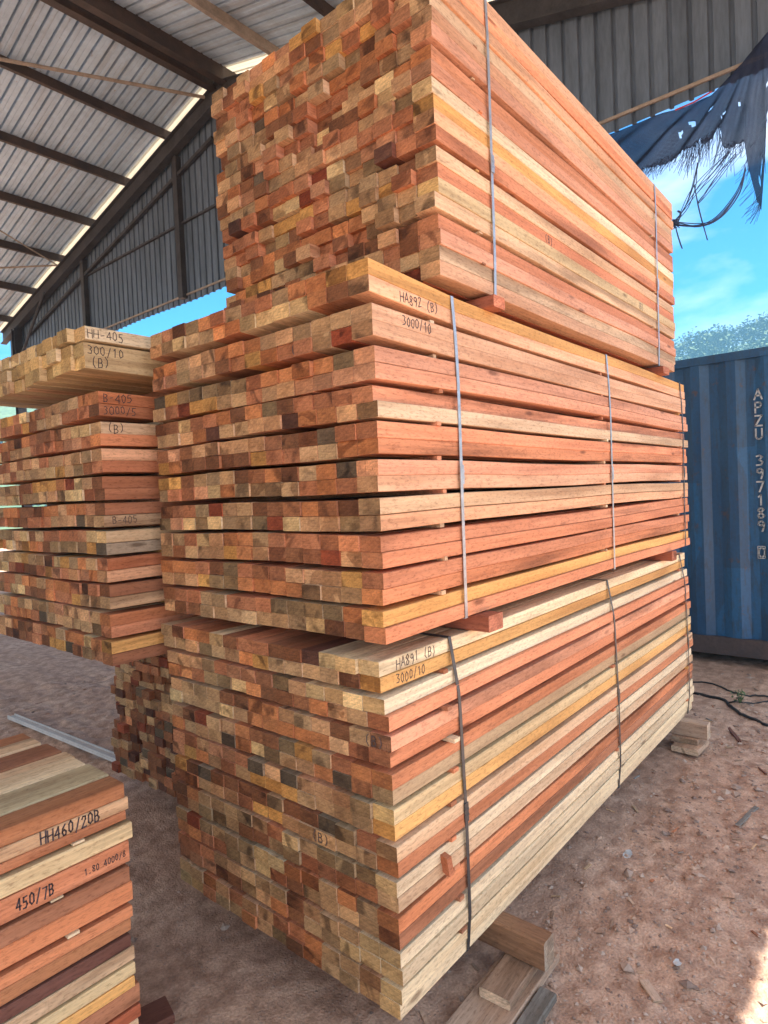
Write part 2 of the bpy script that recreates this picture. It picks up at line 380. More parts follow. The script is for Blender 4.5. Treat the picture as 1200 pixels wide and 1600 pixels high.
# middle pack of the tall stack
rowsM = pairs(10, 1.0, .0438, .0136)
pack('strapped pack of orange-pink battens, middle one of the tall stack, marked HA892', (1.287, Y0, 1.20), 3.0, rowsM, 14, .078, sideM, cols(20, 0, 5),
     straps=((1.68, M_STEEL), (2.975, M_STEEL), (4.19, M_STRAPDARK)), stickers=((1.57, range(1, 19, 2)), (2.9, range(1, 19, 2)), (4.12, range(1, 19, 2))),
     writing=(((1, 0), 'HA892 (B)', .135, .027), ((2, 0), '3000/10', .13, .026), ((3, 4), '(B)', .060, .027, 'end', M_INKFADED)),
     rowoff=[.012, .012, .003, .003, 0, 0, .010, -.004, 0, 0, .004, .004, .003, .003, .003, .003, .006, .006, .012, .004], frontbow=lambda r: .022 if r < 2 else (.006 if r < 4 else -.003), xj=.0026)
# lower pack
rowsL = pairs(10, .98, .0428, .0138)
pack('strapped pack of cream and orange battens lowest in the tall stack, marked HA891', (1.287, Y0, .16), 2.98, rowsL, 14, .0775, sideL, cols(20, 0, 5),
     straps=((1.625, M_STRAPDARK), (2.955, M_STRAPDARK), (4.16, M_STRAPDARK)), stickers=((1.555, range(1, 19, 2)), (2.9, range(3, 19, 4)), (4.12, range(1, 19, 4))),
     writing=(((0, 0), 'HA891 (B)', .075, .028), ((1, 0), '3000/10', .07, .026), ((11, 4), '(B)', .060, .028, 'end', M_INKFADED), ((4, 1), '(B)', .060, .027, 'end', M_INKFADED)),
     rowoff=[.034, .034, .016, .006, .002, .002, .003, .003, .006, .004, 0, -.002, .004, .004, .0, -.002, 0, 0, .004, .008], xj=.0026, yj=.004, zj=.002, bow=.002, out=.02,
     mixd=dict(ENDMIX, tan=26, ochre=5, olive=10, cream=8, pink=3))
LP = bpy.data.objects['timber_pack.001']
pq = at(700, 1350, 1, 1.075); mb = MB()
mb.hexa([(pq.x - .012, 1.062, pq.z - .03), (pq.x + .012, 1.062, pq.z - .032), (pq.x + .016, 1.12, pq.z - .018), (pq.x - .008, 1.12, pq.z - .016), (pq.x - .018, 1.066, pq.z + .026), (pq.x + .006, 1.066, pq.z + .024), (pq.x + .010, 1.12, pq.z + .034), (pq.x - .014, 1.12, pq.z + .036)], 0, (.46, .17, .085), 3.3)
mb.build('sticker', WOOD, LP, (1.287, Y0, .16))
# upper pack: rough, unaligned ends
rowsT = pairs(10, 1.005, .0468, .0068)
pack('topmost pack of the tall stack, battens with ragged uneven ends under the roof', (1.617, Y0, 2.247), 2.48, rowsT, 14, .0775, sideT, cols(20, 0, 5),
     straps=((1.94, M_STEEL), (3.76, M_STEEL)), stickers=((1.86, range(1, 19, 2)), (3.7, range(1, 19, 2))),
     writing=(((13, 0), '(B)', .74, .03), ((14, 0), '(B)', 1.83, .03)), xj=.0085, yj=.006, zj=.004, rowoff=[.0]*20, wj=.006, recess=.07,
     mixd=dict(ENDMIX, grey=7, plum=3, brown=15, salmon=22, olive=6, cream=6))
# left column
rowsA = pairs(10, 1.0, .0438, .0136)
pack('long pack of red-brown battens standing left of the tall stack, over dark pile', (1.115, 2.262, 1.012), 3.0, rowsA, 14, .0785, sideA, cols(20, 0, 5),
     stickers=((1.36, range(1, 19, 2)), (2.7, range(1, 19, 2)), (3.9, range(1, 19, 2))),
     writing=(((0, 0), 'B-405', .02, .03), ((1, 0), '3000/5', .02, .028), ((2, 0), '(B)', .03, .03), ((9, 0), 'B-405', .03, .026, 'side', M_INKFADED)), xj=.004,
     mixd=dict(ENDMIX, tan=26, brown=16, ochre=4), group='packs of sawn timber without straps')
rowsB = [(.11, .158), (.052, .1), (0, .05)]
pack('thin pack of three yellowish batten layers on top of the left stack', (1.065, 2.255, 2.09), 3.0, rowsB, 13, .083, ['cream', 'straw', 'straw'], cols(3, 0, 13),
     writing=(((0, 0), 'HH-405', .02, .03, 'side', M_INKFADED), ((1, 0), '300/10', .02, .03), ((2, 0), '(B)', .03, .032)), xj=.01, stickers=((1.4, (0,)), (2.6, (0,))),
     mixd=dict(tan=16, straw=44, olive=16, cream=18), group='packs of sawn timber without straps', bow=.002)
rowsC = pairs(9, .86, .0465, .002)
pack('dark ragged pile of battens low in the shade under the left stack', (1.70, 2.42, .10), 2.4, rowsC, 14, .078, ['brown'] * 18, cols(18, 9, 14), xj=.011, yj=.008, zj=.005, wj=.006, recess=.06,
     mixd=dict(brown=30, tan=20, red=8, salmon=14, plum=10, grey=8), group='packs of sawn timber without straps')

# near stack of sawn planks (runs towards the camera, its far end seen)
hs = [(.040, .002), (.034, .0006), (.026, .012), (.044, .003), (.058, .011), (.043, .003), (.052, .014), (.031, .002), (.036, .005), (.034, .006), (.038, .003), (.033, .003), (.030, .004), (.052, .006), (.036, .004), (.046, .006), (.05, .004)]
rowsN = []; z = .755
for h, gp in hs: rowsN.append((max(0.0, z - h), z)); z -= h + gp
sideN = 'orange tan orange straw salmon brown orange orange rust plum tan straw ochre brown red tan tan'.split()
def near_stack():
    x1 = .833; L = 2.1; y0 = 1.66; zb = .088
    root = thing('timber_pack', 'near stack of planks cut off by the frame corner, marked HH460/20B', 'timber pack', (x1, y0, zb), 'packs of sawn timber without straps')
    T['rust'] = ((.50, .21, .095), (.3, .12, .05)); T['palegreen'] = ((.50, .42, .27), (.3, .24, .14)); topn = ['rust', 'palegreen', 'cream', 'tan', 'brown', 'tan', 'rust']
    for r, (za, zc) in enumerate(rowsN):
        y = y0 + R.uniform(-.004, .004) + (-.003 if r in (3, 4) else 0)
        ws = [.085, .125, .10, .075, .115, .08, .09]
        if r: R.shuffle(ws)
        for c, ww in enumerate(ws):
            nm = topn[c] if r == 0 else (sideN[r] if c == 0 else wpick(ENDMIX))
            if r == 1 and c == 0: nm = 'tan'
            mb = MB(); xe = x1 + (R.gauss(0, .006) if c == 0 else R.gauss(0, .012)) + (.008 if r in (3, 4) and c == 0 else 0)
            zt = zc + (R.uniform(-.003, .004) if c else 0)
            ph = R.uniform(0, 6.28); am = R.uniform(.001, .003)
            batten(mb, x1 - L, xe, y + .0008, y + ww - .0015, zb + za, zb + zt, nm, lambda x: am * math.sin(2 * x + ph), 6, .003)
            o = mb.build('plank', WOOD, root, (x1, y0, zb))
            if c == 0 and r in (1, 4):
                for txt, dx, sz in ((('HH460/20B', -.222, .029),) if r == 1 else (('450/7B', -.285, .028), ('1.80 4000/8', -.122, .016))):
                    w_ = write(txt, (x1 + dx, y + .0008, zb + za + (zc - za - sz) / 2 + am * math.sin(2 * (x1 + dx) + ph)), (1, 0, 0), (0, 0, 1), (0, -1, 0), sz, sz * .13, .35, .64 if r == 1 else (.60 if dx < -.2 else .72))
                    w_.build('writing', M_INK, o, (x1, y0, zb))
            y += ww
        if r + 1 < len(rowsN) and rowsN[r][0] - rowsN[r + 1][1] > .008:
            for sx in (.655, -.2, -.9):
                mb = MB(); xx = sx + R.uniform(-.03, .04)
                mb.box(xx, xx + .03, y0 - .001, y0 + .62, zb + rowsN[r + 1][1] + .0055, zb + rowsN[r][0] - .0008, 0, jig(T['cream'][0]), R.uniform(0, 10))
                mb.build('sticker', WOOD, root, (x1, y0, zb))
near_stack()

# ------------------------------------------------------------------ bearers, dunnage and loose boards
def block(name, label, cat, group, x0, x1, y0, y1, z0, z1, tone, rot=0.0, ch=.004, ends='y', dusty=0.0):
    """a sawn block whose long axis is y (or x), with chamfered edges; grain follows the long axis"""
    mb = MB(); L = (y1 - y0) if ends == 'y' else (x1 - x0); Wd = (x1 - x0) if ends == 'y' else (y1 - y0)
    batten(mb, -L / 2, L / 2, -Wd / 2, Wd / 2, 0, z1 - z0, tone, None, 5, ch)
    o = mb.build(name, WOOD, None, (0, 0, 0))
    o.location = ((x0 + x1) / 2, (y0 + y1) / 2, z0); o.rotation_euler = (0, 0, (math.pi / 2 if ends == 'y' else 0) + rot)
    return tag(o, label, cat, group)
T['dust'] = ((.47, .33, .24), (.52, .38, .27)); T['dustgrey'] = ((.30, .29, .27), (.3, .28, .26)); T['beam'] = ((.30, .17, .10), (.42, .33, .25)); T['mahog'] = ((.32, .11, .065), (.52, .20, .12))
G1 = 'dunnage blocks between the packs'
block('dunnage_block', 'red-brown dunnage block under the middle pack beside the front strap', 'block', G1, 1.735, 1.825, 1.04, 2.1, 1.1425, 1.195, 'mahog')
block('dunnage_block', 'dunnage block at the far end between the lower and middle packs', 'block', G1, 3.80, 3.89, 1.06, 2.1, 1.1425, 1.195, 'mahog')
block('dunnage_block', 'red-brown dunnage block under the topmost pack beside its front strap', 'block', G1, 1.87, 1.945, 1.055, 2.1, 2.203, 2.243, 'mahog')
block('dunnage_block', 'dunnage block at the far end under the topmost pack', 'block', G1, 3.74, 3.85, 1.06, 2.1, 2.203, 2.243, 'mahog')
block('dunnage_block', 'pale dunnage block at the front of the thin yellowish pack', 'block', G1, 1.5, 1.58, 2.27, 3.3, 2.016, 2.088, 'brown')
block('dunnage_block', 'dunnage block at the back of the thin yellowish pack', 'block', G1, 3.2, 3.28, 2.27, 3.3, 2.016, 2.088, 'brown')
block('dunnage_block', 'dunnage block between the dark pile and the long red-brown pack', 'block', G1, 2.0, 2.09, 2.44, 3.44, .964, 1.010, 'brown')
block('dunnage_block', 'rear dunnage block between the dark pile and the long red-brown pack', 'block', G1, 3.6, 3.69, 2.44, 3.44, .964, 1.010, 'brown')
G2 = 'ground bearers under the tall stack'
block('bearer', 'thick ground bearer at the near end of the tall stack, its sawn end jutting out', 'bearer', G2, 1.785, 1.855, .915, 2.25, .062, .157, 'beam', ch=.006)
block('bearer', 'thick ground bearer jutting out at the far end of the tall stack', 'bearer', G2, 4.0, 4.075, .95, 2.25, .065, .157, 'dust', ch=.006)
G3 = 'boards lying on the ground by the bearers'
block('ground_board', 'wide dusty board on the ground under the near bearer', 'board', G3, 1.0, 1.93, .925, 1.085, .002, .03, 'dust', .02, ends='x')
block('ground_board', 'short thick offcut on the wide dusty board in front of the near bearer', 'board', G3, 1.62, 1.90, .955, 1.06, .0305, .0615, 'dust', .04, ends='x')
block('ground_board', 'narrow grey board on the ground at the right of the wide dusty board', 'board', G3, 1.2, 1.77, .862, .918, .002, .028, 'dustgrey', .03, ends='x')
block('ground_board', 'upper pad block under the far bearer', 'board', G3, 3.97, 4.09, 1.0, 1.15, .0335, .0645, 'dust', .05, ends='x')
block('ground_board', 'lower pad block on the dirt under the far bearer', 'board', G3, 3.90, 4.10, .97, 1.12, .0, .033, 'dust', -.06, ends='x')
G4 = 'bearers under the left piles'
block('bearer', 'low bearer in the shade under the front of the dark pile', 'bearer', G4, 1.95, 2.03, 2.45, 3.6, .004, .098, 'brown')
block('bearer', 'low bearer in the shade under the back of the dark pile', 'bearer', G4, 3.6, 3.68, 2.45, 3.6, .004, .098, 'brown')
block('bearer', 'bearer under the near stack of planks at its far end', 'bearer', G4, .66, .74, 1.68, 2.36, .004, .086, 'brown')
block('bearer', 'bearer under the near stack of planks towards its hidden end', 'bearer', G4, -.9, -.82, 1.68, 2.36, .004, .086, 'brown')
block('ground_board', 'dark board lying on the floor beside the near stack of planks', 'board', None, .45, 1.02, 1.83, 1.93, .002, .03, 'plum', -.25, ends='x')
mb = MB(); a = Vector((1.80, 5.3, .02)); b = Vector((1.88, 3.72, .02))
mb.bar(a, b, .056, .016); mb.bar(a + Vector((-.024, 0, .014)), b + Vector((-.024, 0, .014)), .006, .011); mb.bar(a + Vector((.024, 0, .014)), b + Vector((.024, 0, .014)), .006, .011)
tag(mb.build('steel_rail', M_PALEST, None, (1.84, 4.5, 0)), 'pale steel channel rail lying on the dirt behind the near stack of planks', 'rail')

# ------------------------------------------------------------------ the open shed
XG = 5.6; XB = -6.6; XO = 5.95
AY, AZ = 7.24, 7.42
SL, SR = .2265, .272
def roofz(y): return AZ - (y - AY) * SL if y > AY else AZ - (AY - y) * SR
EYL, EYR = 15.6, -1.55
shed = thing('open_shed', 'open-sided timber shed with corrugated metal roof and grey clad gable', 'shed', (XG, AY, 0))
def sheet(y0, y1, xa, xb, mat, name, lift=0.0):
    mb = MB(); prof = []; x = xa
    while x < xb - 1e-6:
        for dx, d in ((0, 0), (.004, .05), (.030, .05), (.034, 0), (.082, 0.0), (.086, .006), (.092, 0.0)):
            if x + dx < xb: prof.append((x + dx, d))
        x += .15
    prof.append((xb, 0)); n = len(prof); vs = []
    for y in (y0, y1): vs += [(px, y, roofz(y) + .08 + lift + d) for px, d in prof]
    # second skin 1 mm above so the sheet has thickness
    fs = [(i, i+1, n+i+1, n+i) for i in range(n-1)]
    mb.add(vs, fs)
    o = mb.build(name, mat, shed, (XG, AY, 0), fixn=False)
    so = o.modifiers.new('gauge', 'SOLIDIFY'); so.thickness = .0015; so.offset = 1
    return o
sheet(AY, EYL, XB, XG - .14, M_ROOF, 'roof_sheet'); sheet(EYR, AY - .001, XB, XG - .14, M_ROOF, 'roof_sheet')
sheet(AY, EYL, XG - .135, XO, M_EDGE, 'roof_edge_sheet'); sheet(EYR, AY - .001, XG - .135, XO, M_EDGE, 'roof_edge_sheet')
def spart(name, mb, mat, parent=None): return mb.build(name, mat, parent or shed, (XG, AY, 0))
# purlins along x: lipped channels (dark); the one right of the ridge is tan, bounce light painted in
def purlin(y, w=.055, d=.125, mat=M_BEAM):
    mb = MB(); z = roofz(y) + .075
    mb.box(XB, XG + .28, y - w/2, y - w/2 + .006, z - d, z)
    mb.box(XB, XG + .28, y - w/2 + .006, y + w/2, z - d, z - d + .006); mb.box(XB, XG + .28, y - w/2 + .006, y + w/2, z - .006, z)
    mb.box(XB, XG + .28, y + w/2 - .005, y + w/2, z - d + .006, z - d + .025)
    spart('purlin', mb, mat)
for y in (8.56, 9.78, 11.02, 12.28, 13.6, 14.9): purlin(y)
for y in (5.95, 4.7, 3.45, 2.2, .95, -.3, -1.4): purlin(y, mat=M_TANLIT if y > 5 else M_BEAM)
purlin(7.355, .11, .2); purlin(7.115, .11, .2)
# gable end rafters under the purlins
def rafter(x, w=.12, d=.26, dy=0.0):
    for (ya, yb) in ((AY, EYL - .25), (AY, EYR + .25)):
        mb = MB(); a = Vector((x, ya, roofz(ya) - .08 - d/2)); b = Vector((x, yb, roofz(yb) - .08 - d/2))
        up = Vector((0, 0, 1)); hh = Vector((0, 0, d / 2)); ww = Vector((w / 2, 0, 0)); fl = Vector((0, 0, .012)); wb = Vector((.008, 0, 0))
        for (q, t) in ((hh, ww), (-hh + fl, ww)):
            mb.hexa([a - t + q - fl, a + t + q - fl, b + t + q - fl, b - t + q - fl, a - t + q, a + t + q, b + t + q, b - t + q])
        t = wb; lo = -hh + fl * 1.05; hi = hh - fl * 1.05
        mb.hexa([a - t + lo, a + t + lo, b + t + lo, b - t + lo, a - t + hi, a + t + hi, b + t + hi, b - t + hi])
        spart('rafter', mb, M_DARKST)
rafter(XG - .09)
rafter(-6.0)
ZB = 4.74
def colm(x, y):
    mb = MB(); zt = roofz(y) - .32
    mb.box(x - .08, x + .08, y - .08, y - .068, 0, zt); mb.box(x - .08, x + .08, y + .068, y + .08, 0, zt); mb.box(x - .006, x + .006, y - .068, y + .068, 0, zt)
    mb.box(x - .12, x + .12, y - .12, y + .12, .0, .012)
    spart('column', mb, M_DARKST)
for x in (XG - .09, -6.0):
    for y in (14.6, EYR + .3): colm(x, y)
# gable cladding
mb = MB(); y = EYR + .3; prof = []
while y < EYL - .3:
    for dy, d in ((0, 0), (.008, .03), (.034, .03), (.042, 0)):
        prof.append((y + dy, d))
    y += .15
n = len(prof); zbot = [ZB - .095 + .01 * math.sin(p[0] * 2.1) for p in prof]
vs = [(XG + .03 + d, yy, zz) for (yy, d), zz in zip(prof, zbot)] + [(XG + .03 + d, yy, max(zz + .02, roofz(yy) - .10)) for (yy, d), zz in zip(prof, zbot)]
mb.add(vs, [(i, i+1, n+i+1, n+i) for i in range(n - 1)])
gw = mb.build('gable_wall', M_CLAD, shed, (XG, AY, 0), fixn=False)
so = gw.modifiers.new('gauge', 'SOLIDIFY'); so.thickness = .0015; so.offset = 1
mb = MB(); mb.box(XG + .012, XG + .028, EYR + .4, 14.6, ZB - .008, ZB + .0); mb.box(XG + .008, XG + .012, EYR + .4, 14.6, ZB - .008, ZB + .018); spart('bottom_girt', mb, M_TANLIT)  # light along the girt edge is put into its tan colour
mb = MB(); mb.box(XG - .01, XG + .028, 7.2, 11.7, 5.80, 5.83); spart('middle_girt', mb, M_DARKST)
for yp in (8.48, 11.6, 3.2):
    mb = MB(); mb.box(XG - .06, XG + .027, yp - .055, yp + .055, ZB - .05, roofz(yp) - .33); spart('gable_post', mb, M_DARKST)
mb = MB(); 
for ya, yb in ((AY + .3, 14.2),):
    mb.bar((XG - .02, ya, roofz(ya) - .62), (XG - .02, yb, roofz(yb) - .62), .05, .05)
spart('gable_girt', mb, M_DARKST)
# wind-brace rods under the purlins
def rod(a, b, r=.014, m=None): 
    mb = MB(); mb.tube([a, b], r, 8); spart('brace_rod', mb, m or M_TANLIT)
def under(y): return roofz(y) - .10
rod((5.45, 7.5, under(7.5) - .04), (2.2, 8.75, under(8.75) - .02), .022)
rod((5.45, 12.35, under(12.3)), (3.4, 13.6, under(13.6)), .016); rod((5.45, 12.35, under(12.3)), (3.2, 11.2, under(11.2)), .012)
rod((5.4, 14.6, 4.4), (5.45, 13.0, under(13.0) - .2), .03, M_DARKST)

# ------------------------------------------------------------------ torn shade net hung under the gable
M_NET, nt, b = newmat('navy_shade_net'); g = N(nt)
co = g.n('ShaderNodeTexCoord').outputs['Object']
n1 = g.noise(g.mapping(co, (1, 2.5, 1)), 5, 4); n2 = g.noise(co, 60, 2); 
g.l(g.mix(g.ramp(n1, (.3, 0), (.7, 1)), (.006, .013, .042), (.013, .026, .07)), b.inputs['Base Color']); b.inputs['Roughness'].default_value = .8
w1 = g.n('ShaderNodeTexWave', bands_direction='Y'); w1.inputs['Scale'].default_value = 42; w2 = g.n('ShaderNodeTexWave', bands_direction='Z'); w2.inputs['Scale'].default_value = 42
g.l(co, w1.inputs[0]); g.l(co, w2.inputs[0])
hole = g.math('MULTIPLY', g.math('GREATER_THAN', w1.outputs['Fac'], .56), g.math('GREATER_THAN', w2.outputs['Fac'], .56))
b.inputs['Alpha'].default_value = 1; g.l(g.math('SUBTRACT', 1.0, g.math('MULTIPLY', hole, .8)), b.inputs['Alpha'])
net = thing('shade_net', 'torn navy shade net hanging in tatters below the gable at right', 'net', (XG - .1, 1.3, 4.5))
XN = XG - .12
def interp(tab, y):
    for (ya, va), (yb, vb) in zip(tab[:-1], tab[1:]):
        if yb <= y <= ya: return va + (vb - va) * (ya - y) / (ya - yb)
    return tab[-1][1] if y < tab[-1][0] else tab[0][1]
def zp(px, py): p = at(px, py, 0, XN); return p.y, p.z
topT = [(3.2, 4.56), (2.0, 4.555), zp(1060, 170), zp(1110, 148), zp(1160, 100), zp(1175, 80), (.72, 4.86)]
botT = [(3.2, 4.18), zp(960, 292), zp(1005, 268), zp(1060, 243), zp(1110, 216), zp(1124, 198), zp(1128, 232), zp(1150, 228), zp(1164, 225), zp(1169, 262), zp(1180, 305), zp(1190, 330), zp(1196, 240), zp(1199, 180), (.75, 4.3)]
mb = MB(); NU, NV = 150, 22; ys = [3.2 - (3.2 - .74) * (i / (NU - 1)) ** .8 for i in range(NU)]
vs = []
for yy in ys:
    zt, zl = interp(topT, yy), interp(botT, yy) + noise.noise(Vector((yy * 60, 0, 0))) * .035
    for j in range(NV):
        v = j / (NV - 1); z = zt + (zl - zt) * v
        # folds fan out from the corner where the net is tied up
        ang = math.atan2(4.85 - z, yy - .80)
        vs.append((XN + .05 * math.sin(ang * 26) * min(1, v * 2 + .2) * min(1, (yy - .5)) + .03 * noise.noise(Vector((yy * 3, z * 3, 0))), yy, z))
fs = []
for i in range(NU - 1):
    for j in range(NV - 1):
        yc, zc = ys[i], vs[i * NV + j][2]
        hole_ = noise.noise(Vector((yc * 16, zc * 16, 3.3))) > (.50 if yc < 1.35 else .60) and yc < 1.6 and j > 4
        if not hole_: fs.append((i*NV+j, (i+1)*NV+j, (i+1)*NV+j+1, i*NV+j+1))
mb.add(vs, fs)
cl = mb.build('net_cloth', M_NET, net, (XG - .1, 1.3, 4.5), smooth=True, fixn=False)
so = cl.modifiers.new('thickness', 'SOLIDIFY'); so.thickness = .002
M_THREAD = simple('navy_net_thread', (.05, .075, .15), .8)
mb = MB()
for i in range(420):
    yy = R.uniform(.78, 1.95); zl = interp(botT, yy) + .03; ln = R.uniform(.04, .16) * (1.6 if 1.0 < yy < 1.35 else .8)
    sway = R.uniform(-.06, .06) + .05; x = XN + R.uniform(-.02, .02)
    mb.tube([(x, yy, zl), (x + R.uniform(-.01, .01), yy + sway * .4, zl - ln * .5), (x + R.uniform(-.02, .02), yy + sway, zl - ln)], .0016, 3)
mb.build('fringe', M_THREAD, net, (XG - .1, 1.3, 4.5))
def cord(pix, r, k=1, spread=.02):
    for q in range(k):
        mb = MB(); P = []
        off = R.uniform(-spread, spread)
        for i, (px, py) in enumerate(pix):
            p = at(px, py, 0, XN - .02); p += Vector((R.uniform(-.015, .015), off * math.sin(math.pi * i / max(1, len(pix) - 1)) , R.uniform(-.4, .4) * spread)); P.append(p)
        # Catmull-Rom
        Q = []
        for i in range(len(P) - 1):
            p0, p1, p2, p3 = P[max(0, i-1)], P[i], P[i+1], P[min(len(P)-1, i+2)]
            for s in range(5):
                t = s / 5; Q.append(.5 * ((2*p1) + (p2-p0)*t + (2*p0-5*p1+4*p2-p3)*t*t + (3*p1-p0-3*p2+p3)*t**3))
        Q.append(P[-1]); mb.tube(Q, r, 4); mb.build('cord', M_THREAD, net, (XG - .1, 1.3, 4.5))
cord([(1165, 262), (1150, 300), (1120, 340), (1090, 353), (1055, 350)], .004, 6, .035)
cord([(1090, 255), (1084, 290), (1072, 325), (1055, 345)], .004, 3, .03)
cord([(1140, 235), (1110, 270), (1085, 300), (1060, 340)], .003, 6, .05)
cord([(1150, 240), (1130, 270), (1100, 310), (1090, 318)], .003, 4, .05)
cord([(1085, 290), (1092, 330), (1105, 375)], .004, 2, .01)
cord([(1055, 352), (1060, 372), (1066, 388)], .004, 2, .01)
cord([(1058, 350), (1062, 335), (1059, 330)], .006, 2, .01)
cord([(1020, 286), (1030, 305), (1050, 335)], .002, 2, .01)
mb = MB()
p = at(1055, 350, 0, XN - .02)
for i in range(14): mb.tube([p + Vector((R.uniform(-.03, .03), R.uniform(-.03, .03), R.uniform(-.035, .035))) for _ in range(4)], .004, 4)
mb.build('knot', M_THREAD, net, (XG - .1, 1.3, 4.5))
mb = MB(); a = at(1055, 172, 0, XN - .03); c = at(1112, 143, 0, XN - .03); mb.tube([a, (a + c) / 2 + Vector((0, 0, -.012)), c], .006, 6)
o = mb.build('tie_cord', M_REDCORD, net, (XG - .1, 1.3, 4.5)); o['label'] = 'red tie cord along the upper edge'

# ------------------------------------------------------------------ blue shipping container
M_CONT, nt, b = newmat('faded_blue_container_paint'); g = N(nt)
co = g.n('ShaderNodeTexCoord').outputs['Object']
n1 = g.noise(g.mapping(co, (1, 3, .5)), 2.2, 5, .6); n2 = g.noise(g.mapping(co, (1, 8, 1.2)), 5, 4, .65); n3 = g.noise(co, 40, 3)
vo = g.n('ShaderNodeTexVoronoi', distance='CHEBYCHEV'); vo.inputs['Scale'].default_value = 1.5; g.l(g.mapping(co, (0, 2.2, .8)), vo.inputs['Vector'])
base = g.mix(g.ramp(n1, (.3, 0), (.7, 1)), (.014, .062, .15), (.024, .09, .19))
rgb = g.n('ShaderNodeSeparateColor'); g.l(vo.outputs['Color'], rgb.inputs[0])
base = g.mix(g.math('MULTIPLY', g.math('GREATER_THAN', rgb.outputs[0], .72), .55), base, (.018, .125, .29))
base = g.mix(g.ramp(n2, (.50, 0), (.68, .75)), base, (.032, .052, .08))
rust = g.ramp(g.noise(co, 9, 6, .7), (.60, 0), (.68, .8))
base = g.mix(rust, base, (.10, .06, .05)); base = g.mix(1.0, base, g.ramp(n3, (.3, .85), (.7, 1.05)), 'MULTIPLY')
g.l(base, b.inputs['Base Color']); b.inputs['Roughness'].default_value = .5; g.bump(n3, .2, .003, b)
M_RUST = simple('rusty_bottom_rail', (.10, .075, .07), .8, 0, .4, 4, .3, .3, (.055, .05, .055))
XC = 6.04; CY0, CY1 = .42, 6.48; CZ0, CZ1 = .06, 2.67
cont = thing('shipping_container', 'blue corrugated shipping container with white vertical number, behind the tall stack', 'container', (XC, CY0, CZ0))
CO = (XC, CY0, CZ0)
def corr(xface, sgn, ya, yb, z0, z1):
    mb = MB(); prof = []; y = ya
    while y < yb - .001:
        for dy, d in ((0, 0), (.072, 0), (.14, .036), (.212, .036)):
            if y + dy < yb: prof.append((y + dy, d))
        y += .28
    prof.append((yb, 0)); n = len(prof)
    mb.add([(xface + sgn * d, yy, z0) for yy, d in prof] + [(xface + sgn * d, yy, z1) for yy, d in prof], [(i, i+1, n+i+1, n+i) for i in range(n-1)])
    return mb
mb = corr(XC + .01, 1, CY0 + .16, CY1 - .16, CZ0 + .16, CZ1 - .06); mb.build('side_panel', M_CONT, cont, CO, fixn=False)
mb = corr(XC + 2.43, -1, CY0 + .16, CY1 - .16, CZ0 + .16, CZ1 - .06); mb.build('side_panel', M_CONT, cont, CO, fixn=False)
for ya, yb in ((CY0 + .02, CY0 + .05), (CY1 - .05, CY1 - .02)):
    mb = MB(); mb.box(XC + .02, XC + 2.42, ya, yb, CZ0 + .16, CZ1 - .06); mb.build('end_panel', M_CONT, cont, CO)
mb = MB(); mb.box(XC + .05, XC + 2.39, CY0 + .06, CY1 - .06, CZ1 - .045, CZ1 - .02); mb.build('roof_panel', M_CONT, cont, CO)
mb = MB()
for xx in (XC, XC + 2.38): mb.box(xx, xx + .06, CY0 + .16, CY1 - .16, CZ1 - .075, CZ1 - .006 )
for yy in (CY0, CY1 - .06): mb.box(XC + .162, XC + 2.278, yy, yy + .06, CZ1 - .1, CZ1)
mb.build('top_rail', M_CONT, cont, CO)
mb = MB()
for xx in (XC - .004, XC + 2.30): mb.box(xx, xx + .14, CY0 + .16, CY1 - .16, CZ0 + .012, CZ0 + .165)
for yy in (CY0, CY1 - .12): mb.box(XC + .162, XC + 2.278, yy, yy + .12, CZ0 + .012, CZ0 + .165)
mb.build('bottom_rail', M_RUST, cont, CO)
for xx in (XC - .006, XC + 2.28):
    for yy in (CY0, CY1 - .16):
        mb = MB()
        mb.box(xx, xx + .16, yy, yy + .16, CZ0 + .121, CZ1 - .12)
        mb.box(xx - .004, xx + .166, yy - .004, yy + .166, CZ0, CZ0 + .12); mb.box(xx - .004, xx + .166, yy - .004, yy + .166, CZ1 - .12, CZ1 + .006)
        mb.build('corner_post', M_CONT, cont, CO)
mb = write('APZU 397189', (XC + .0085, 1.005, 2.245), (0, -1, 0), (0, 0, 1), (-1, 0, 0), .083, .013, 0, 1, True)
w2 = write('0', (XC + .0085, 1.005, 2.245 - .083 * 1.32 * 12), (0, -1, 0), (0, 0, 1), (-1, 0, 0), .083, .013, 0, 1, True)
w3 = write('O', (XC + .0085, 1.013, 2.237 - .083 * 1.32 * 12), (0, -1, 0), (0, 0, 1), (-1, 0, 0), .1, .006, 0, 1, True)
mb.build('container_number', M_WHITE, cont, CO)
w2.add(w3.v, w3.f); w2.build('check_digit', M_WHITE, cont, CO)
for yy in (CY0 + .02, CY1 - .32):
    for xx in (XC + .01, XC + 2.1): mb = MB(); mb.box(xx, xx + .3, yy, yy + .3, .0, CZ0 - .001); mb.build('footing', M_CONC, cont, CO)

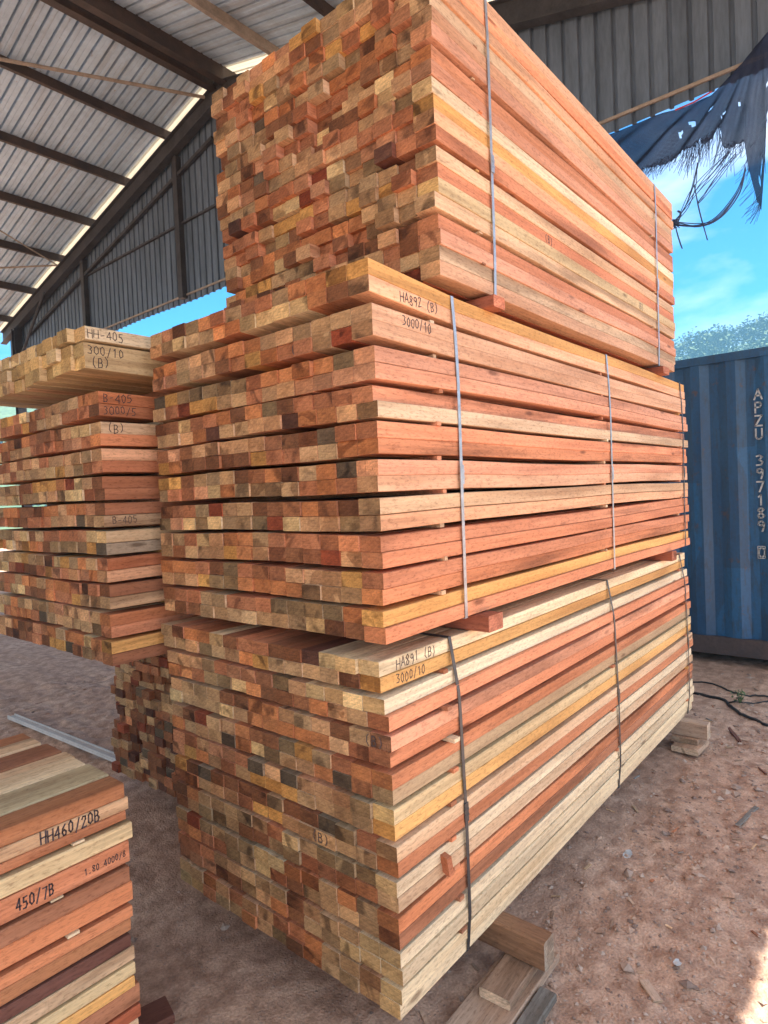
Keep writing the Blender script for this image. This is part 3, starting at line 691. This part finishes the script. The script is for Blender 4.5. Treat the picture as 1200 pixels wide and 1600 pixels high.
# ------------------------------------------------------------------ ground
M_DIRT, nt, b = newmat('red_brown_dirt'); g = N(nt)
co = g.n('ShaderNodeTexCoord').outputs['Object']
n1 = g.noise(co, 1.3, 6, .62); n2 = g.noise(co, 13, 5, .6); n3 = g.noise(co, 110, 2, .55); n4 = g.noise(co, .35, 3, .5)
base = g.mix(g.ramp(n1, (.3, 0), (.7, 1)), (.50, .315, .225), (.67, .475, .36))
base = g.mix(g.ramp(n2, (.40, 0), (.62, .85)), base, (.34, .21, .15))
vo = g.n('ShaderNodeTexVoronoi'); vo.inputs['Scale'].default_value = 75; g.l(co, vo.inputs['Vector'])
peb = g.math('MULTIPLY', g.ramp(vo.outputs['Distance'], (.22, 1), (.32, 0)), g.ramp(g.noise(co, 18, 2), (.52, 0), (.6, 1)))
base = g.mix(g.math('MULTIPLY', peb, .6), base, (.40, .32, .28))
base = g.mix(1.0, base, g.ramp(n3, (.3, .75), (.7, 1.1)), 'MULTIPLY')
far = g.n('ShaderNodeVectorMath', operation='LENGTH'); g.l(co, far.inputs[0])
field = g.mix(g.ramp(g.noise(co, .12, 4), (.35, 0), (.65, 1)), (.10, .15, .05), (.16, .19, .08))
base = g.mix(g.ramp(g.math('DIVIDE', far.outputs['Value'], 60.0), (.75, 0), (1.0, 1)), base, field)
g.l(base, b.inputs['Base Color']); b.inputs['Roughness'].default_value = .95; b.inputs['Specular IOR Level'].default_value = .15
h = g.math('ADD', g.math('MULTIPLY', n2, 1.0), g.math('ADD', g.math('MULTIPLY', n3, .35), g.math('MULTIPLY', peb, .25)))
g.bump(h, .6, .022, b)
def axis_list(a0, a1, st, far):
    L = []; v = a0
    while v <= a1: L.append(v); v += st
    s = st; v = a1
    while v < far: s *= 1.35; v += s; L.append(min(v, 220))
    s = st; v = a0; pre = []
    while v > -far: s *= 1.35; v -= s; pre.append(max(v, -220))
    return pre[::-1] + L
gx = axis_list(.6, 6.2, .022, 150); gy = axis_list(-.4, 6.0, .026, 150)
def gz(x, y):
    d = max(0, math.hypot(x - 3, y - 2) - 4)
    k = math.exp(-d / 5)
    rough = 1.0 if (y < 1.05 or y > 3.7) else .35
    z = .014 * noise.noise(Vector((x * 1.6, y * 1.6, 0))) + rough * (.016 * noise.noise(Vector((x * 6, y * 6, 1))) + .013 * noise.noise(Vector((x * 15, y * 15, 2))) + .007 * noise.noise(Vector((x * 34, y * 34, 5))))
    if y > 3.7: z += .02 * noise.noise(Vector((x * 3.5, y * 1.2, 7))) + .012 * abs(noise.noise(Vector((x * 9, y * 3, 9))))
    return (z - .012) * k
mb = MB(); nx, ny = len(gx), len(gy)
vs = [(x, y, gz(x, y)) for x in gx for y in gy]
mb.add(vs, [(i*ny+j, (i+1)*ny+j, (i+1)*ny+j+1, i*ny+j+1) for i in range(nx-1) for j in range(ny-1)])
o = mb.build('ground', M_DIRT, None, smooth=True, fixn=False); o['kind'] = 'structure'; o['label'] = 'reddish brown trodden dirt ground'
# stones and wood crumbs
M_STONE = simple('grey_pink_stone', (.52, .40, .33), .9, 0, .4, 5, .3, .2, (.24, .17, .14), (1, 1, 1), .42, .58)
def lump(mb, p, r, flat=.6):
    vs = []
    for (a, bb, c) in ((1,0,0),(-1,0,0),(0,1,0),(0,-1,0),(0,0,1),(0,0,-1)): vs.append((a, bb, c))
    q = Matrix.Rotation(R.uniform(0, 6.28), 3, 'Z') @ Matrix.Rotation(R.uniform(-.4, .4), 3, 'X')
    P = [q @ Vector((v[0] * R.uniform(.7, 1.3), v[1] * R.uniform(.6, 1.1), v[2] * R.uniform(.5, 1.0) * flat)) * r + Vector(p) for v in vs]
    mb.add(P, [(0,2,4),(2,1,4),(1,3,4),(3,0,4),(2,0,5),(1,2,5),(3,1,5),(0,3,5)])
mb = MB()
for i in range(5200):
    if R.random() < .72: x, y = R.uniform(1.2, 5.9), R.uniform(-.2, 1.25)
    else: x, y = R.uniform(.9, 5.5), R.uniform(1.2, 6.0)
    if 1.0 < y < 3.6 and R.random() < .75: continue
    r = min(.03, .0042 * math.exp(abs(R.gauss(0, .68)))); lump(mb, (x, y, gz(x, y) + r * .15), r)
o = mb.build('gravel', M_STONE, None); tag(o, 'small stones scattered over the dirt', 'gravel', None, 'stuff')
mb = MB()
for i in range(2600):
    if R.random() < .7: x, y = R.uniform(1.2, 5.9), R.uniform(-.2, 1.15)
    else: x, y = R.uniform(.9, 5.5), R.uniform(3.4, 6.0)
    r = min(.035, .009 * math.exp(R.gauss(0, .5))); lump(mb, (x, y, gz(x, y) + r * .05), r, .5)
o = mb.build('clods', M_DIRT, None); tag(o, 'crumbled clods of the same red-brown dirt', 'dirt', None, 'stuff')
mb = MB()
for i in range(200):
    x, y = (R.uniform(1.3, 5.6), R.uniform(-.1, 1.2)) if R.random() < .8 else (R.uniform(1, 4), R.uniform(3.6, 6))
    L, w_ = R.uniform(.015, .06), R.uniform(.003, .012); a = R.uniform(0, 6.28); d = Vector((math.cos(a), math.sin(a), R.uniform(-.1, .1))); z = gz(x, y) + .004
    tn = jig(T[wpick(dict(tan=3, brown=3, dust=9, dustgrey=2))][0], .3)
    k = len(mb.f); mb.bar(Vector((x, y, z)) - d * L / 2, Vector((x, y, z)) + d * L / 2, w_, .003)
    for q in range(k, len(mb.f)): mb.tone[q] = tn; mb.seed[q] = i * .37
o = mb.build('wood_chips', W_SIDE, None); tag(o, 'wood chips and splinters scattered on the dirt', 'wood chips', None, 'stuff')
def stick(label, px0, px1, w_, h_, tone, cat='stick', name='stick', mat=None, group='sticks and scraps on the dirt'):
    a = at(*px0, 2, .008); c = at(*px1, 2, .008); mid = (a + c) / 2; mb = MB(); d = (c - a)
    batten(mb, -d.length / 2, d.length / 2, -w_ / 2, w_ / 2, 0, h_, tone, lambda x: .004 * math.sin(x * 20), 4, .0015)
    if mat: mb.m = [0] * len(mb.m)
    o = mb.build(name, mat or WOOD, None, (0, 0, 0)); o.location = (mid.x, mid.y, gz(mid.x, mid.y) + .002); o.rotation_euler = (0, 0, math.atan2(d.y, d.x))
    return tag(o, label, cat, group)
stick('dark stick lying on the dirt near the far bearer', (1138, 1130), (1156, 1153), .02, .016, 'plum')
stick('flat pale splinter on the dirt near the right edge of the frame', (1152, 1284), (1182, 1258), .022, .006, 'dustgrey')
stick('flat brown offcut on the dirt near the bottom right', (1005, 1522), (1028, 1558), .03, .008, 'dust')
stick('short thin twig near the right edge, above the pale splinter', (1185, 1195), (1197, 1207), .009, .008, 'plum')
T['scrap'] = ((.6, .6, .6), (.6, .6, .6))
def scrap(label, px, r):
    p = at(*px, 2, 0); mb = MB(); n = 9; vs = []
    for k in range(n):
        a = 2 * math.pi * k / n; q = r * R.uniform(.5, 1.1); vs.append((q * math.cos(a), q * math.sin(a) * .7, .003 + R.uniform(0, .008)))
    vs += [(v[0], v[1], v[2] + .0015) for v in vs]; vs += [(0, 0, .007), (0, 0, .0085)]
    fs = [(k, (k+1) % n, 2*n) for k in range(n)] + [(n+k, n+(k+1) % n, 2*n+1) for k in range(n)] + [(k, (k+1) % n, n+(k+1) % n, n+k) for k in range(n)]
    mb.add(vs, fs); o = mb.build('plastic_scrap', M_PLASTIC, None); o.location = (p.x, p.y, gz(p.x, p.y) + .002)
    tag(o, label, 'scrap', 'pale plastic scraps on the dirt')
scrap('crumpled pale plastic scrap on the dirt beside the lower pack', (980, 1332), .038)
scrap('small white plastic scrap on the dirt near the bottom right', (1058, 1506), .022)
# black cables by the container
def cable(label, pix, r):
    P = [at(px, py, 2, r) for px, py in pix]; Q = []
    for i in range(len(P) - 1):
        p0, p1, p2, p3 = P[max(0, i-1)], P[i], P[i+1], P[min(len(P)-1, i+2)]
        for s in range(8):
            t = s / 8; q = .5 * ((2*p1) + (p2-p0)*t + (2*p0-5*p1+4*p2-p3)*t*t + (3*p1-p0-3*p2+p3)*t**3); q.z = gz(q.x, q.y) + r; Q.append(q)
    mb = MB(); mb.tube(Q, r, 8); o = mb.build('cable', M_BLACK, None, smooth=True); tag(o, label, 'cable', 'black cables on the dirt')
cable('thick black cable curving over the dirt in front of the container', [(1060, 1075), (1095, 1082), (1132, 1092), (1145, 1104), (1165, 1117), (1205, 1130)], .010)
cable('thin black cable close under the container edge', [(1070, 1062), (1100, 1062), (1125, 1070), (1150, 1082), (1180, 1084), (1215, 1088)], .006)
cable('black cable end running to the right edge of the frame', [(1132, 1094), (1160, 1096), (1185, 1096), (1210, 1094)], .005)
# weed by the container
p = at(1156, 1098, 2, 0); mb = MB()
for i in range(46):
    a = R.uniform(0, 6.28); rr = R.uniform(.005, .06); c = Vector((p.x + rr * math.cos(a), p.y + rr * math.sin(a), R.uniform(.01, .09))); s = R.uniform(.008, .018)
    u = Vector((R.uniform(-1, 1), R.uniform(-1, 1), R.uniform(-.3, .6))).normalized(); w_ = u.cross(Vector((0, .3, 1))).normalized()
    mb.add([c - u * s, c + w_ * s * .5, c + u * s, c - w_ * s * .5], [(0, 1, 2, 3)])
for i in range(9): mb.tube([(p.x, p.y, -.005), (p.x + R.uniform(-.04, .04), p.y + R.uniform(-.04, .04), R.uniform(.04, .09))], .0015, 4)
tag(mb.build('weed', M_LEAF, None, (p.x, p.y, 0)), 'small green weed growing in the dirt in front of the container', 'weed')

# ------------------------------------------------------------------ far wooded hills
M_FOR, nt, b = newmat('far_foliage'); g = N(nt)
co = g.n('ShaderNodeTexCoord').outputs['Object']
base = g.mix(g.ramp(g.noise(co, .25, 4), (.3, 0), (.7, 1)), (.05, .10, .04), (.11, .17, .07)); base = g.mix(1.0, base, g.ramp(g.noise(co, 1.5, 3), (.3, .6), (.7, 1.2)), 'MULTIPLY')
g.l(base, b.inputs['Base Color']); b.inputs['Roughness'].default_value = .8
def hillz(x, y):
    r = math.hypot(x, y); t = max(0, min(1, (r - 62) / 50)); a = math.atan2(y, x)
    return t * t * (3 - 2 * t) * (21.5 + 1.4 * math.sin(a * 9 + .6) + .9 * math.sin(a * 23))
mb = MB(); na, nr = 70, 10
vs = []
for i in range(na):
    a = -0.35 + 2.2 * i / (na - 1)
    for j in range(nr): r = 60 + 70 * j / (nr - 1); x, y = r * math.cos(a), r * math.sin(a); vs.append((x, y, hillz(x, y) - .3))
mb.add(vs, [(i*nr+j, (i+1)*nr+j, (i+1)*nr+j+1, i*nr+j+1) for i in range(na-1) for j in range(nr-1)])
o = mb.build('hills', M_FOR, None, fixn=False); o['kind'] = 'structure'; o['label'] = 'far green hillside'
mb = MB()
for i in range(620):
    if i < 330: a = R.uniform(.02, .32)
    else: a = R.uniform(.3, 1.75)
    r = R.uniform(70, 116); x, y = r * math.cos(a), r * math.sin(a); z = hillz(x, y); s = R.uniform(1.1, 2.2)
    for k in range(130 if i < 330 else 26):
        d = Vector((R.gauss(0, 1), R.gauss(0, 1), R.gauss(0, .8))); d = d.normalized() * R.uniform(.55, 1.0) * s
        c = Vector((x, y, z + s * .8)) + d; q = s * (.13 if i < 330 else .4) * R.uniform(.6, 1.2)
        u = Vector((R.uniform(-1, 1), R.uniform(-1, 1), R.uniform(-1, 1))).normalized(); w_ = u.cross(Vector((.2, .5, 1))).normalized()
        mb.add([c - u * q, c + w_ * q * .7, c + u * q, c - w_ * q * .7], [(0, 1, 2, 3)])
o = mb.build('far_forest', M_FOR, None, fixn=False); tag(o, 'far wooded hillside beyond the container, blue with haze', 'forest', None, 'stuff')

# ------------------------------------------------------------------ air
M_AIR = bpy.data.materials.new('thin_blue_air'); M_AIR.use_nodes = True; nt = M_AIR.node_tree
nt.nodes.remove(nt.nodes['Principled BSDF']); pv = nt.nodes.new('ShaderNodeVolumePrincipled')
pv.inputs['Color'].default_value = (.26, .62, 1.0, 1); pv.inputs['Density'].default_value = .0034; pv.inputs['Anisotropy'].default_value = .0
nt.links.new(pv.outputs[0], [n for n in nt.nodes if n.type == 'OUTPUT_MATERIAL'][0].inputs['Volume'])
mb = MB(); mb.box(-230, 230, -230, 230, -1.2, 34); o = mb.build('haze', M_AIR, None); o['kind'] = 'stuff'; o['label'] = 'thin blue haze in the air'; o['category'] = 'haze'; o.display_type = 'WIRE'
# ------------------------------------------------------------------ light
SKYTINT = (.05, .36, .62); CLOUDFILLTINT = (1.60, 1.43, 1.23)
SUN = Vector((-.05, -.38, 1.0)).normalized()
el = math.asin(SUN.z); rot = math.atan2(SUN.x, SUN.y)
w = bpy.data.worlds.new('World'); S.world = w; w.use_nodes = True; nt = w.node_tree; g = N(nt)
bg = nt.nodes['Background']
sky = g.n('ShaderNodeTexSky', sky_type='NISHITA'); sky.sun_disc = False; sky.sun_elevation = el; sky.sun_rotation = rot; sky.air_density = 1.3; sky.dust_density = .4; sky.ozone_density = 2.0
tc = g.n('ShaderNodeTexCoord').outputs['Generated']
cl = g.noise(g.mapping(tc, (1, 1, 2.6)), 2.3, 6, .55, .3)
# clear saturated blue low in the +x half of the sky, warm bright cloud added unseen over the rest to light the shed
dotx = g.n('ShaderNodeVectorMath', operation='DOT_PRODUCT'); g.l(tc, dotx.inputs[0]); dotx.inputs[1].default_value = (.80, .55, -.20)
fill_cover = g.ramp(dotx.outputs['Value'], (.05, .24), (.60, -.02) if False else (.60, 0.0))
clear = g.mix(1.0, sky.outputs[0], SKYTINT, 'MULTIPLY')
cloud = g.mix(1.0, g.mix(.8, sky.outputs[0], (3.2, 3.2, 3.2)), CLOUDFILLTINT, 'MULTIPLY')
wisp = g.ramp(g.math('ADD', cl, fill_cover), (.47, 0), (.80, 1))
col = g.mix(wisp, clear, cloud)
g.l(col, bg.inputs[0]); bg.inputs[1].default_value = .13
sl = bpy.data.lights.new('sun', 'SUN'); sl.energy = 5.0; sl.angle = math.radians(.5); sl.color = (1, .93, .84)
so = bpy.data.objects.new('sun', sl); C.objects.link(so); so.rotation_euler = SUN.to_track_quat('Z', 'Y').to_euler(); so.location = (0, -5, 20)

# ------------------------------------------------------------------ camera and output
cam = bpy.data.cameras.new('camera'); co_ = bpy.data.objects.new('camera', cam); C.objects.link(co_)
right = Vector((VX.x, VY.x, VZ.x)); upv = Vector((VX.y, VY.y, VZ.y)); fwd = Vector((VX.z, VY.z, VZ.z))
M = Matrix((right, upv, -fwd)).transposed().to_4x4(); M.translation = Vector((0, 0, CAMZ)); co_.matrix_world = M
cam.sensor_fit = 'HORIZONTAL'; cam.sensor_width = 36; cam.lens = 36 * FPX / 1200; cam.clip_end = 2000; cam.clip_start = .05
S.camera = co_
S.view_settings.view_transform = 'Standard'; S.view_settings.look = 'None'; S.view_settings.exposure = 1.86; S.view_settings.gamma = 1
S.cycles.use_denoising = True
S.cycles.max_bounces = 10; S.cycles.diffuse_bounces = 6; S.cycles.transparent_max_bounces = 12
